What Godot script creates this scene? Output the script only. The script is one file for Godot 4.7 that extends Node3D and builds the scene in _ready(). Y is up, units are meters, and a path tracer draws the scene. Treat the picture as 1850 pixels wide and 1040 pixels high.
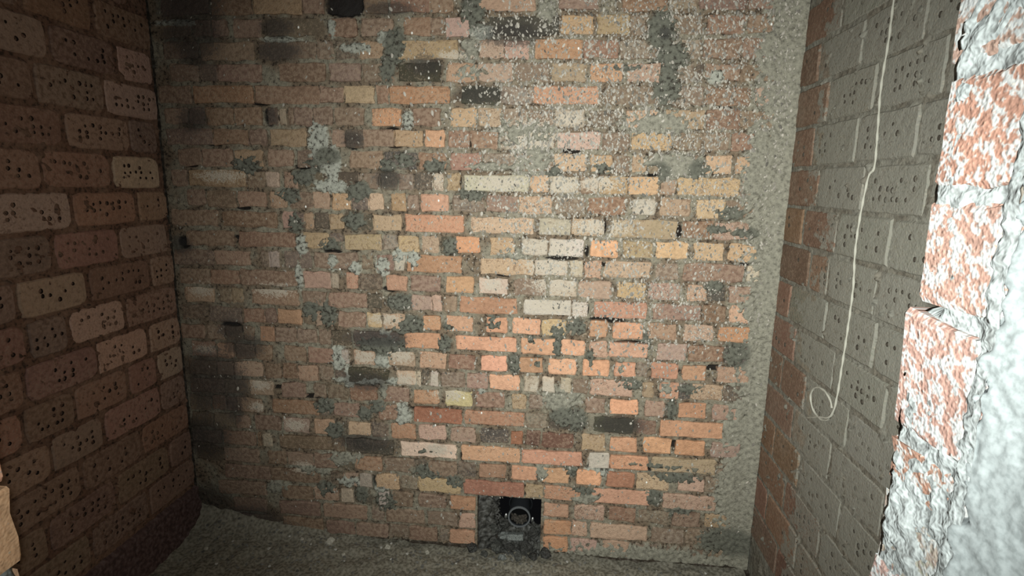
extends Node3D
# A dark brick cellar room seen through its doorway, lit by a camera flash at the viewer's side.
# Metres, y up. The viewer stands in the doorway's axis at x 0, z 0; the back wall is at z = -BACK.

const BACK := 2.0174
const LEFT := -1.5486
const RIGHT := 0.781
const COURSE := 0.077
const TOP := 2.42
const DOOR_LEFT := -0.757
const DOOR_RIGHT := 0.385
const FRONT := -0.622

# Base colours (sRGB) of the fired clay and what lies on it.
var tones := {
	"O": Color8(196, 150, 120), "o": Color8(180, 138, 110), "t": Color8(178, 150, 120), "y": Color8(182, 156, 124), "r": Color8(142, 112, 94), "b": Color8(140, 116, 98),
	"p": Color8(176, 146, 126), "P": Color8(196, 168, 148), "W": Color8(184, 170, 152), "Y": Color8(190, 178, 136), "d": Color8(94, 86, 76), "D": Color8(76, 72, 60),
	"g": Color8(138, 128, 112), "R": Color8(164, 116, 92), "m": Color8(110, 82, 70), "c": Color8(150, 114, 98), "e": Color8(172, 142, 122), "f": Color8(140, 110, 92), "u": Color8(124, 98, 80), "n": Color8(132, 130, 118), "h": Color8(146, 120, 102),
	"J": Color8(134, 99, 86), "j": Color8(142, 114, 104), "k": Color8(226, 178, 140),
}
# How much of the old mortar's film is left on each kind of brick.
var film := {"O": 0.02, "o": 0.14, "t": 0.16, "y": 0.16, "r": 0.24, "b": 0.24, "p": 0.18, "P": 0.06, "W": 0.12, "Y": 0.06, "d": 0.2, "D": 0.14, "g": 0.36, "R": 0.06, "m": 0.24, "c": 0.16, "e": 0.14, "f": 0.2, "u": 0.2, "n": 0.3, "h": 0.2, "J": 0.0, "j": 0.1, "k": 0.0}

# Courses of the back wall, counted down from 2.1165 m: kind of brick, where it begins and ends, in centimetres from the left corner.
var courses := [
	"d 5.3 23.6, b 24.8 40.0, t 40.9 59.2, b 59.8 67.4, b 82.0 90.5, r 91.5 105.8, b 106.2 114.0, t 123.4 142.8, b 151.3 164.1, r 172.7 187.4, g 188.5 197.6, b 198.3 213.3, b 213.9 222.2",
	"d 4.5 16.0, d 16.6 23.5, b 24.6 30.5, b 32.9 43.2, d 45.1 66.6, r 68.9 78.9, b 80.7 92.3, r 96.5 106.1, b 106.5 111.0, p 111.6 119.7, D 123.8 151.2, t 152.2 162.8, t 164.3 175.1, g 175.9 185.0, g 186.1 199.6, r 201.1 213.4, b 214.1 222.6",
	"d 4.5 18.0, t 18.9 39.9, d 41.6 63.1, g 63.9 70.1, d 71.0 79.2, t 80.0 88.4, t 93.7 115.6, g 116.3 122.7, p 123.7 132.1, p 132.7 140.9, o 143.2 159.5, r 160.1 171.6, g 172.6 185.5, g 186.6 199.5, b 200.6 213.0, b 213.7 221.7",
	"g 6.5 17.3, d 18.1 24.7, r 25.3 42.1, b 48.9 66.6, b 68.5 80.2, g 80.8 92.1, D 94.1 109.3, p 111.9 122.3, p 123.3 135.4, g 136.1 148.2, y 149.2 161.0, o 162.7 173.9, p 175.5 186.4, g 187.3 197.9, d 198.7 200.9, b 201.8 213.0, b 213.7 225.5",
	"b 1.4 13.9, o 15.0 38.3, b 39.4 63.9, b 64.6 73.2, t 73.8 84.7, r 85.5 89.8, o 90.7 112.5, D 117.5 130.7, g 131.5 142.2, o 143.0 165.6, g 168.1 186.5, g 187.5 201.7, r 202.6 217.2, p 219.2 224.5",
	"b 2.8 11.7, d 12.4 18.4, r 19.3 29.9, r 30.5 41.4, d 43.8 47.7, W 48.3 50.7, b 51.6 53.5, b 54.1 60.8, b 61.6 68.6, b 69.5 80.6, o 83.8 94.6, r 99.1 109.2, t 113.3 122.4, t 123.4 131.4, g 132.2 140.8, g 141.4 149.9, W 150.7 161.2, d 162.8 174.8, p 175.9 186.8, t 189.1 202.5, r 203.3 214.6, g 215.2 225.9",
	"b 2.9 21.0, b 21.7 35.4, b 36.0 42.4, t 44.3 58.0, g 59.7 67.4, p 68.5 73.0, d 73.6 80.2, b 80.6 91.7, t 92.3 102.5, o 103.6 110.8, r 112.4 120.0, r 120.6 130.3, g 131.1 141.0, g 141.8 150.9, p 151.9 167.0, g 167.8 177.5, t 178.3 191.9, g 192.7 202.4, g 203.1 211.8, r 212.7 220.0, g 220.5 226.1",
	"b 6.6 15.6, b 16.5 28.3, t 29.7 40.5, b 42.7 52.6, d 54.1 66.2, b 75.0 87.3, d 88.2 100.3, r 101.2 111.1, r 113.2 124.1, g 125.1 138.3, g 139.1 150.4, t 151.2 162.3, t 164.1 171.7, g 172.5 178.0, t 178.8 183.8, g 184.6 191.5, g 192.3 199.6, g 200.5 203.4, t 204.3 212.9, t 214.7 223.4",
	"b 2.8 9.2, y 10.1 33.1, g 33.7 40.6, W 41.3 46.4, t 48.6 53.6, d 54.5 64.1, d 69.1 77.5, g 78.1 85.4, d 86.2 92.6, g 93.2 98.7, d 99.4 105.9, W 106.5 110.1, t 111.7 116.5, W 118.0 141.9, t 142.9 149.0, W 149.6 160.2, b 160.8 167.0, y 167.8 177.6, t 178.2 188.6, p 189.5 194.4, y 195.2 216.6, g 217.3 223.9",
	"b 8.6 15.9, b 16.8 28.4, t 29.5 40.7, p 42.3 49.4, d 50.1 58.9, t 59.8 65.9, t 67.2 74.4, d 75.0 81.1, t 81.7 86.9, t 90.3 95.8, b 96.5 100.7, O 101.8 112.1, g 113.8 125.4, b 126.5 137.8, p 138.6 150.4, g 151.7 162.9, r 164.1 177.1, W 179.7 187.9, t 189.9 200.2, t 202.3 212.3, g 213.1 223.4",
	"b 1.1 20.5, r 22.3 44.7, p 46.9 51.4, d 52.0 55.3, p 56.0 59.3, D 60.0 65.5, t 66.2 71.2, d 72.1 82.5, t 83.2 93.7, o 95.5 117.7, y 121.1 143.9, W 146.4 157.8, t 158.6 169.7, y 172.7 196.1, r 198.0 209.1, p 209.7 221.1",
	"b 7.0 26.4, r 28.7 51.3, t 54.9 65.1, d 65.8 70.4, y 71.5 85.8, g 86.6 92.1, y 92.7 100.5, t 102.0 108.2, d 109.0 114.1, O 115.0 123.9, y 128.1 136.8, W 140.2 149.5, W 150.3 162.8, O 165.4 175.3, y 177.3 187.7, t 189.5 200.4, y 202.8 213.1, t 215.1 224.9",
	"b 0.9 17.2, b 18.1 32.4, g 37.0 40.4, W 40.9 44.3, d 46.6 57.2, b 59.0 76.3, g 77.6 82.5, b 84.0 90.6, W 91.2 94.7, o 95.8 117.1, y 124.6 144.3, W 145.1 157.1, W 158.4 162.9, p 163.7 169.8, y 170.9 187.6, g 190.0 197.8, r 199.8 220.8, W 222.2 226.3",
	"b 2.4 14.6, r 15.6 27.4, b 28.1 51.3, p 54.5 65.1, W 65.7 68.4, o 71.6 76.0, d 76.9 85.8, O 87.5 95.6, r 97.4 108.7, O 111.1 121.6, P 124.0 134.8, g 137.1 149.3, W 150.8 160.7, p 161.8 173.5, y 176.1 186.3, p 187.9 198.8, t 201.6 208.3, d 209.1 215.1, p 216.4 223.9",
	"p 4.0 16.0, g 18.4 23.1, y 23.8 28.2, b 32.2 51.5, g 52.9 62.7, r 64.0 79.3, d 80.0 85.5, p 97.3 105.1, P 105.8 109.3, b 110.6 114.9, o 116.5 138.5, W 141.3 159.0, W 159.6 165.2, o 167.9 187.2, r 189.6 206.8, r 207.8 216.1, p 217.7 224.6",
	"d 1.5 12.3, d 13.2 26.9, r 28.3 36.7, b 37.6 41.6, o 42.5 52.2, d 53.4 57.5, p 58.4 65.0, b 67.7 78.4, y 79.5 84.9, y 85.8 94.2, o 101.8 108.6, O 111.0 121.2, O 126.9 134.8, O 137.0 147.6, y 148.5 157.3, g 158.2 165.5, o 166.6 172.8, O 175.3 186.2, p 188.3 198.3, p 201.5 212.0, O 214.2 225.0",
	"b 0.7 10.8, g 11.5 18.7, d 19.4 26.5, g 27.2 31.7, o 34.3 40.4, b 41.1 49.7, b 50.4 58.0, g 58.9 64.0, D 64.7 72.2, d 73.8 91.8, O 94.5 108.5, O 114.9 138.6, O 140.5 153.6, O 156.1 164.8, p 166.9 173.6, O 174.2 188.6, p 192.1 202.9, r 203.7 216.5, d 217.3 225.1",
	"p 4.3 14.4, p 15.6 22.5, d 23.5 31.6, b 32.3 38.7, b 44.1 53.2, r 54.3 65.2, W 68.4 71.0, p 73.3 82.1, p 87.4 98.0, p 100.4 110.7, r 112.0 122.2, O 124.8 134.8, O 140.1 148.9, O 151.3 161.9, O 164.5 174.4, O 176.7 184.5, g 185.3 189.1, O 190.7 200.4, O 202.1 210.7, p 215.1 226.5",
	"d 2.3 14.2, p 14.9 21.9, y 22.6 34.3, b 35.7 42.1, r 42.9 49.0, p 49.7 58.1, g 58.8 63.9, d 65.1 70.0, D 70.9 87.2, P 90.8 98.3, W 98.9 100.5, d 101.2 104.1, W 104.6 107.7, g 108.8 118.4, p 119.3 127.5, O 128.4 140.0, W 142.0 147.4, W 149.1 153.7, W 156.0 160.3, g 161.2 166.5, p 167.8 183.7, t 187.7 191.8, o 194.1 201.2, d 201.8 205.5, p 206.2 217.2, d 218.1 224.6",
	"d 2.3 16.6, d 17.4 27.5, P 28.2 38.3, r 42.3 52.3, g 55.4 60.8, d 61.5 70.3, r 71.3 82.4, r 84.7 95.2, o 97.7 107.7, Y 110.6 121.1, r 122.9 134.0, t 137.3 143.0, g 144.1 149.3, g 150.2 159.7, b 166.2 173.7, O 175.8 186.4, p 189.0 196.3, d 197.2 200.9, O 201.8 212.1, p 214.6 225.5",
	"d 1.5 10.1, b 11.1 16.7, d 17.4 22.6, y 23.0 33.2, o 37.5 57.5, d 58.5 63.2, b 64.1 74.7, d 75.4 82.4, r 83.0 90.4, R 97.6 117.1, o 118.4 142.3, g 142.9 151.3, d 152.2 163.5, D 170.0 185.2, r 186.7 193.5, O 195.2 219.0, g 221.1 231.8",
	"d 1.4 10.6, d 11.4 20.2, p 21.2 27.0, b 29.5 40.4, P 42.1 52.9, p 55.2 63.8, d 64.5 69.5, p 69.9 79.1, d 79.8 86.5, o 87.9 97.9, p 99.7 110.5, p 112.8 122.5, d 125.0 136.0, R 137.1 141.8, m 143.1 149.1, m 149.8 161.8, y 165.3 174.5, O 176.6 186.7, O 189.5 200.1, o 201.8 212.6, p 215.3 225.9",
	"d 0.7 13.9, b 14.6 28.9, b 29.9 31.6, W 32.3 36.0, b 39.9 62.5, g 63.2 67.7, D 68.7 88.7, P 91.7 114.8, O 117.1 140.6, O 141.7 165.7, W 168.5 176.4, o 177.0 191.5, y 193.2 217.6, g 218.7 232.7",
	"d 1.7 13.2, b 14.7 29.8, b 34.0 41.8, p 42.5 53.7, b 54.4 64.5, d 65.7 71.7, o 72.4 83.5, g 85.0 97.2, d 97.6 103.2, b 103.7 115.2, d 115.7 122.6, o 124.4 135.1, O 137.8 147.9, O 150.2 160.9, O 163.8 173.5, R 175.9 186.6, y 187.6 200.0, p 204.0 213.8, g 214.5 227.3",
	"b 14.0 34.2, b 34.9 56.4, d 61.3 66.6, p 67.3 72.8, W 73.8 79.0, t 80.9 90.4, g 91.6 98.0, y 98.9 116.4, R 118.0 142.7, y 143.4 150.6, o 151.3 167.8, o 170.5 193.3, p 198.3 218.9, g 221.9 231.0",
	"b 10.8 31.9, b 39.3 52.9, p 53.6 63.8, W 65.5 70.6, d 71.6 78.3, W 81.9 86.4, b 87.2 96.4, b 98.8 110.3, o 112.6 122.6, o 151.1 161.2, p 163.7 175.3, r 177.5 187.9, g 189.7 201.0, b 203.0 213.2, t 215.7 226.0",
	"b 16.7 31.3, b 37.8 55.6, p 57.1 76.1, g 78.5 83.8, b 84.8 101.0, g 102.5 115.2, p 116.4 122.7, o 151.3 162.4, p 163.1 168.9, p 170.5 193.2, g 195.0 207.9, g 208.8 229.5",
	"d 10.5 24.5, d 25.2 37.1, b 38.8 56.7, b 58.2 70.5, b 71.5 85.1, g 86.0 94.2, b 94.7 106.6, g 107.6 111.4, o 112.1 122.5, o 151.5 161.3, p 162.7 173.1, p 176.0 186.1, g 188.4 198.4, g 200.6 216.3, g 217.2 228.9",
]
# Patches on the back wall: centre and half sizes in centimetres from the left corner and the floor.
var patches := {
	"l": "63 162 3.2 8.1, 68 155 2.2 7.0, 67 148 5.6 2.1, 97 172 1.7 2.7, 93 57 2.3 4.8, 85 80 4.5 2.3, 87 86 3.2 5.1, 67 80 2.8 4.2, 71 72 1.6 4.3, 82 71 13.7 1.2, 125 69 1.3 0.9, 173 39 4.4 2.9, "
		+ "98 121 2.2 2.6, 93 122 2.2 2.6, 86 118 2.2 3.0, 54 125 1.8 3.5, 52 113 1.4 4.0, 75 117 1.8 2.2, 66 120 1.8 3.5, 205 187 2.6 1.8, 70 204 1.2 2.6, 50 200 5.4 0.9, 79 197 5.1 1.5, 11 206 7.5 0.9, "
		+ "90 200 2.8 2.2, 83 25 2.4 3.6, 69 26 4.3 2.0, 124 202 3.9 2.2, ",
	"k": "121 209 3.7 4.9, 93 197 3.1 5.5, 90 190 2.1 4.1, 186 202 4.1 5.5, 190 193 4.8 4.6, 189 183 3.9 4.7, 175 190 4.9 0.9, 85 86 8.9 3.2, 96 95 6.1 3.1, 93 104 4.6 2.7, 63 98 3.1 4.3, 57 99 3.1 3.1, "
		+ "76 165 3.5 2.7, 34 155 4.2 3.6, 78 146 4.1 3.2, 50 144 3.8 2.5, 56 151 3.8 2.5, 66 159 3.7 2.4, 52 134 2.7 3.3, 76 135 3.7 2.9, 66 125 3.0 2.6, 113 126 2.9 2.9, 188 155 3.3 2.7, 202 156 2.9 2.6, "
		+ "168 156 3.4 1.7, 151 154 2.4 3.0, 121 146 4.3 2.1, 138 81 2.2 3.5, 154 94 2.5 3.0, 161 97 3.2 2.6, 167 84 1.4 3.8, 221 89 3.8 4.5, 205 74 4.2 1.9, 199 66 1.8 4.3, 182 75 4.0 1.9, 154 89 1.8 3.8, "
		+ "110 88 2.3 2.7, 112 95 1.9 1.5, 129 97 1.9 2.7, 187 92 2.1 3.7, 196 41 11.0 1.8, 203 37 8.2 1.6, 161 37 3.0 2.1, 166 29 4.6 1.3, 103 33 4.8 3.0, 83 27 4.1 2.2, 64 49 3.3 3.0, 60 59 3.2 2.9, "
		+ "82 60 2.8 2.5, 114 29 3.2 2.6, 85 18 4.1 3.5, 59 22 3.4 2.7, 74 20 2.9 3.1, 102 42 6.0 1.3, 59 155 3.7 2.5, 89 156 2.9 2.1, 158 60 4.8 3.2, 147 81 1.5 3.1, 163 59 3.3 4.0, 195 28 2.6 2.9, "
		+ "206 22 4.4 2.1, 77 57 2.4 2.5, 224 11 9.1 4.7, 131 97 1.5 2.3, 144 91 1.5 1.9, 220 134 3.9 1.7, 210 135 3.3 1.4, 211 114 3.0 2.1, 107 156 3.6 2.1, 96 158 3.6 2.4, 214 141 3.9 2.0, ",
	"g": "127 156 8.1 1.2, 137 124 5.4 2.1, 192 -0 39.2 5.1, 70 -4 38.8 3.8, 156 68 6.5 4.1, 194 157 11.4 3.8, 143 158 6.8 5.9, 139 168 9.9 4.6, 187 172 11.4 3.7, 196 74 2.1 2.2, 227 30 8.3 14.5, 224 58 4.5 9.1, "
		+ "227 93 3.2 12.9, 222 157 4.5 15.3, 224 194 5.4 16.0, 85 68 1.4 3.3, 168 26 5.7 2.0, 179 82 1.3 3.1, 150 36 2.2 3.4, 52 30 7.3 2.0, 37 21 5.0 2.1, 67 36 7.2 2.5, 118 189 5.2 2.6, 120 196 2.8 3.3, "
		+ "147 209 2.7 3.9, ",
	"s": "16 212 11.1 6.8, 18 202 7.7 8.4, 10 202 5.2 3.1, 49 196 7.2 3.0, 49 204 5.4 2.6, 14 172 5.3 4.0, 16 193 4.3 1.6, 22 90 5.2 3.7, 27 83 7.1 4.7, 17 67 8.7 12.3, 21 59 3.4 8.9, 9 67 7.3 12.3, "
		+ "6 42 10.0 7.7, 4 124 4.2 3.1, 5 10 10.3 8.1, 21 5 15.2 5.4, 31 0 15.1 4.9, 104 191 5.2 3.0, 89 151 4.7 2.8, 135 201 9.7 3.3, 124 181 8.0 2.6, 78 71 7.8 3.3, 76 44 10.3 3.0, 180 58 8.5 3.2, "
		+ "83 89 11.2 2.7, 75 211 6.1 3.3, 126 181 4.4 2.3, 76 165 3.4 2.6, 45 173 2.2 2.8, 187 201 1.8 1.8, 91 210 8.0 1.8, ",
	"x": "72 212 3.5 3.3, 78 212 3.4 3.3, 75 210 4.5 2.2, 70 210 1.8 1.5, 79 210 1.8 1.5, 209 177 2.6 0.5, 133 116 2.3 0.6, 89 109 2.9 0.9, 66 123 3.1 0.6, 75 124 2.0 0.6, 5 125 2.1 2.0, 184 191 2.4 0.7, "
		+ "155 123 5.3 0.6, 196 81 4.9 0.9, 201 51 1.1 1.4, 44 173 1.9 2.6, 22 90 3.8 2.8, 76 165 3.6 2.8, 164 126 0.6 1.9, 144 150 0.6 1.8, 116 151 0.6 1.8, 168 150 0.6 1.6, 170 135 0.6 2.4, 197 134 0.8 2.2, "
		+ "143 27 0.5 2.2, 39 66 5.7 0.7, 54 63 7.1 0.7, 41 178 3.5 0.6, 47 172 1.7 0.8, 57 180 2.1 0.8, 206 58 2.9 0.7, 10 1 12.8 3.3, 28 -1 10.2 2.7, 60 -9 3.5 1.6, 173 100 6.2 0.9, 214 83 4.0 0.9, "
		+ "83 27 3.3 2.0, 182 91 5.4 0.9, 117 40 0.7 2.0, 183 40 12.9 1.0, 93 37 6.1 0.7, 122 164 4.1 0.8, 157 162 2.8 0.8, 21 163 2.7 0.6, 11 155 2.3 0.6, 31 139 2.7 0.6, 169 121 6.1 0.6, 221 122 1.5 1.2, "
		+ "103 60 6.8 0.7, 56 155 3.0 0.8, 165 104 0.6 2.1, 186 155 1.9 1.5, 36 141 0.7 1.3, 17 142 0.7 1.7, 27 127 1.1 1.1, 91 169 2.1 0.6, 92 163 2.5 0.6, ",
	"w": "149 127 12.3 5.4, 150 120 10.3 5.0, 152 113 9.9 4.3, 151 105 12.1 3.9, 131 150 11.4 3.2, 154 150 8.0 3.6, 156 173 5.3 2.7, 184 142 4.3 3.6, 129 112 4.7 2.8, 151 72 8.6 3.7, 94 72 5.4 3.3, 106 73 2.2 3.3, "
		+ "78 81 5.5 3.7, 93 82 5.8 3.2, 86 97 7.6 2.7, 112 67 6.7 3.3, 107 43 5.5 2.9, 23 151 11.2 2.5, 32 57 4.8 3.0, 33 67 5.3 2.9, 47 50 5.8 3.0, 49 31 5.4 3.1, 41 107 10.1 3.2, 11 106 6.1 3.2, "
		+ "10 81 5.8 2.4, 143 166 11.9 7.8, 167 151 7.9 3.9, 168 135 12.0 4.1, 115 194 7.9 2.2, ",
}
# Bricks laid on edge in the left wall, centimetres from the back corner; courses of 12.5 cm, the first one's middle 2.02 m up.
var left_courses := [
	"f 0 24, f 25.9 48.5, h 50 75",
	"e 0.7 16.2, f 18.6 41.6, h 43.5 67",
	"e -0.2 23.5, h 24.7 48.3, f 49.6 74",
	"h 2.2 14.6, h 15.6 40.1, f 42 66",
	"P 2.8 24, c 25.4 49.7, c 50.8 75",
	"h 0 14.4, c 16.1 41.2, e 42.4 67.5",
	"e 1.6 24.3, c 25.6 49.4, h 51.2 76",
	"h 0 11.7, c 13.1 38.9, e 41 63.2, h 64.4 88",
	"c 0 25.3, e 26.6 48, h 49.8 61.8, c 63.2 88",
	"e 0 16.1, e 17.6 39.4, c 40.4 64.7, c 65.8 90",
	"e 0 13.3, c 15 27.9, c 29.3 49.8, h 51 67, c 68.2 92",
	"f 0 13.6, c 14.7 40.3, h 41.7 60.1, h 61.3 84",
	"c 0 25, f 26.3 51, h 52.4 77",
	"f 0 12.4, h 13.7 38.6, f 40 64.6, h 66 90",
	"h 0 25, f 26.3 51, h 52.4 77",
]
# The right wall likewise; courses of 12.85 cm, the first one's middle 2.02 m up.
var right_courses := [
	"u 0 24.6, n 25.8 50.6, n 51.8 76",
	"u 0 13.4, n 14.5 39, n 40.3 65, n 66.2 90",
	"u 0 22.4, n 23.6 48, n 49.4 74, n 75.2 99",
	"u 0 16, n 17.2 42, n 43.4 68, n 69.4 94",
	"u 0 22.6, n 24 48.6, n 49.8 74.4, n 75.6 100",
	"u 0 14.8, u 16.3 37.6, n 39.2 63.8, n 65 89.6",
	"u 0 23.2, u 24.4 36, n 37.2 61, n 62.3 87",
	"u 0 12, n 13.2 38, n 39.3 64, n 65.2 90",
	"u 0 19.8, n 21 46, n 47.2 72, n 73.2 98",
	"u 0 12, u 13.2 31, n 32.4 57, n 58.3 83",
	"u 0 24.6, n 25.8 50.6, n 51.8 76.5",
	"u 0 12, u 13.2 33, n 34.4 59, n 60.3 85",
	"u 0 24.6, u 25.8 50.6, n 51.8 76.5",
	"u 0 12, u 13.2 38, u 39.3 64, n 65.2 90",
	"u 0 24.6, u 25.8 50.6, n 51.8 76.5",
]

var rng := RandomNumberGenerator.new()


func _ready() -> void:
	var cam := Camera3D.new()
	cam.name = "camera"
	add_child(cam)
	cam.position = Vector3(0, 1.5, 0)
	cam.rotation_order = EULER_ORDER_YXZ
	cam.rotation = Vector3(-0.1899, 0.09079, 0.01743)
	cam.fov = 55.8725
	cam.near = 0.02
	cam.current = true

	var env := Environment.new()
	env.background_mode = Environment.BG_COLOR
	env.background_color = Color(0.045, 0.045, 0.05)
	env.tonemap_mode = Environment.TONE_MAPPER_LINEAR
	env.tonemap_exposure = 1.0
	env.sdfgi_enabled = true
	env.ssao_enabled = true
	env.ssil_enabled = true
	var we := WorldEnvironment.new()
	we.name = "surroundings"
	we.environment = env
	add_child(we)

	# the camera flash beside the viewer: its beam, and a wide weak fill added
	var spot := SpotLight3D.new()
	spot.name = "flash_beam"
	spot.position = Vector3(-0.012, 1.505, 0)
	add_child(spot)
	spot.look_at(Vector3(0.13, 1.17, -BACK))
	spot.spot_angle = 45.0
	spot.spot_angle_attenuation = 1.0
	spot.spot_range = 12.0
	spot.spot_attenuation = 2.0
	spot.light_energy = 4.9
	spot.light_size = 0.01
	spot.light_color = Color(0.98, 1.0, 0.99)
	spot.shadow_enabled = true
	var spill := SpotLight3D.new()
	spill.name = "flash_added_fill"
	spill.position = spot.position
	add_child(spill)
	spill.rotation = spot.rotation
	spill.spot_angle = 80.0
	spill.spot_angle_attenuation = 1.0
	spill.spot_range = 12.0
	spill.spot_attenuation = 2.0
	spill.light_energy = 0.95
	spill.light_size = 0.01
	spill.light_color = Color(0.98, 1.0, 0.99)
	spill.shadow_enabled = true

	rng.seed = 41
	build_back_wall()
	build_side_wall("wall_left", left_courses, 0.125, false)
	build_side_wall("wall_right", right_courses, 0.1285, true)
	build_front_wall()
	build_floor_and_ceiling()
	build_opening()
	build_cord()
	build_pebbles()


# ---------------------------------------------------------------- helpers

func put(called: String, m: Mesh, mat: Material, parent: Node = self) -> MeshInstance3D:
	var o := MeshInstance3D.new()
	o.name = called
	o.mesh = m
	if mat:
		o.material_override = mat
	parent.add_child(o, true)
	return o


func tag(o: Node, label: String, category: String, group := "", kind := "") -> void:
	if label: o.set_meta("label", label)
	if category: o.set_meta("category", category)
	if group: o.set_meta("group", group)
	if kind: o.set_meta("kind", kind)


func noise(freq: float, which: int, octaves := 3) -> FastNoiseLite:
	var n := FastNoiseLite.new()
	n.noise_type = FastNoiseLite.TYPE_SIMPLEX_SMOOTH
	n.seed = which
	n.frequency = freq
	n.fractal_octaves = octaves
	return n


# Triangles gathered for one mesh; the corners of each are put in order by the side it should face.
class Soup:
	var v := PackedVector3Array()
	var n := PackedVector3Array()
	var uv := PackedVector2Array()
	var o: Vector3
	var a: Vector3
	var u: Vector3
	var out: Vector3
	var w := 1.0
	var h := 1.0
	func frame(origin: Vector3, along: Vector3, up: Vector3, outward: Vector3, width: float, height: float) -> void:
		o = origin; a = along; u = up; out = outward; w = width; h = height
	func at(p: Vector3) -> Vector3:
		return o + a * p.x + u * p.y + out * p.z
	func tri(p: Vector3, q: Vector3, r: Vector3, facing: Vector3) -> void:   # in the frame's own axes
		var c := (q - p).cross(r - p)
		if c.length_squared() < 1e-16:
			return
		if c.dot(facing) < 0.0:
			var s := q
			q = r
			r = s
			c = -c
		c = c.normalized()
		var world := (a * c.x + u * c.y + out * c.z).normalized()
		var flip := (at(q) - at(p)).cross(at(r) - at(p)).dot(world) > 0.0
		for k in [p, r, q] if flip else [p, q, r]:
			v.append(at(k))
			n.append(world)
			uv.append(Vector2(k.x / w, 1.0 - k.y / h))
	func quad(p: Vector3, q: Vector3, r: Vector3, s: Vector3, facing: Vector3) -> void:
		tri(p, q, r, facing)
		tri(p, r, s, facing)
	func box(lo: Vector3, hi: Vector3) -> void:
		var c := []
		for k in 8:
			c.append(Vector3(hi.x if k & 1 else lo.x, hi.y if k & 2 else lo.y, hi.z if k & 4 else lo.z))
		quad(c[0], c[1], c[3], c[2], Vector3(0, 0, -1))
		quad(c[4], c[5], c[7], c[6], Vector3(0, 0, 1))
		quad(c[0], c[1], c[5], c[4], Vector3(0, -1, 0))
		quad(c[2], c[3], c[7], c[6], Vector3(0, 1, 0))
		quad(c[0], c[2], c[6], c[4], Vector3(-1, 0, 0))
		quad(c[1], c[3], c[7], c[5], Vector3(1, 0, 0))
	func mesh(into: ArrayMesh = null) -> ArrayMesh:
		var m := into if into else ArrayMesh.new()
		var arr := []
		arr.resize(Mesh.ARRAY_MAX)
		arr[Mesh.ARRAY_VERTEX] = v
		arr[Mesh.ARRAY_NORMAL] = n
		arr[Mesh.ARRAY_TEX_UV] = uv
		m.add_surface_from_arrays(Mesh.PRIMITIVE_TRIANGLES, arr)
		return m


# A worn brick: a face of a few columns with uneven edges and rounded arrises, and sides that run back into the wall.
func brick_shape(s: Soup, a0: float, a1: float, b0: float, b1: float, proud: float, depth: float, wear: float) -> void:
	var cols := maxi(3, roundi((a1 - a0) / 0.034)) + 2
	var rows := 5
	var bevel := 0.0035
	var grid := []
	var tilt_a := rng.randf_range(-0.0022, 0.0022)
	var tilt_b := rng.randf_range(-0.0018, 0.0018)
	for j in rows + 1:
		var line := PackedVector3Array()
		for i in cols + 1:
			var fa := 0.0 if i == 0 else 1.0 if i == cols else lerpf(bevel / (a1 - a0), 1.0 - bevel / (a1 - a0), (i - 1.0) / (cols - 2.0))
			var fb := 0.0 if j == 0 else 1.0 if j == rows else lerpf(bevel / (b1 - b0), 1.0 - bevel / (b1 - b0), (j - 1.0) / (rows - 2.0))
			var edge := i == 0 or i == cols or j == 0 or j == rows
			var p := Vector3(lerpf(a0, a1, fa), lerpf(b0, b1, fb), proud + tilt_a * (fa - 0.5) * 2.0 + tilt_b * (fb - 0.5) * 2.0)
			p += Vector3(rng.randf_range(-wear, wear), rng.randf_range(-wear, wear), rng.randf_range(-wear, wear) * 0.3)
			if edge:
				p.z -= bevel
				if (i == 0 or i == cols) and (j == 0 or j == rows):
					var chip := 2.6 if rng.randf() < 0.2 else 1.0
					p.x += (0.5 - fa) * rng.randf_range(0.006, 0.018) * chip
					p.y += (0.5 - fb) * rng.randf_range(0.006, 0.014) * chip
			line.append(p)
		grid.append(line)
	for j in rows:
		for i in cols:
			s.quad(grid[j][i], grid[j][i + 1], grid[j + 1][i + 1], grid[j + 1][i], Vector3(0, 0, 1))
	var back := proud - depth
	for i in cols:
		var p: Vector3 = grid[0][i]; var q: Vector3 = grid[0][i + 1]
		s.quad(p, q, Vector3(q.x, q.y, back), Vector3(p.x, p.y, back), Vector3(0, -1, 0))
		p = grid[rows][i]; q = grid[rows][i + 1]
		s.quad(p, q, Vector3(q.x, q.y, back), Vector3(p.x, p.y, back), Vector3(0, 1, 0))
	for j in rows:
		var p: Vector3 = grid[j][0]; var q: Vector3 = grid[j + 1][0]
		s.quad(p, q, Vector3(q.x, q.y, back), Vector3(p.x, p.y, back), Vector3(-1, 0, 0))
		p = grid[j][cols]; q = grid[j + 1][cols]
		s.quad(p, q, Vector3(q.x, q.y, back), Vector3(p.x, p.y, back), Vector3(1, 0, 0))


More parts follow.
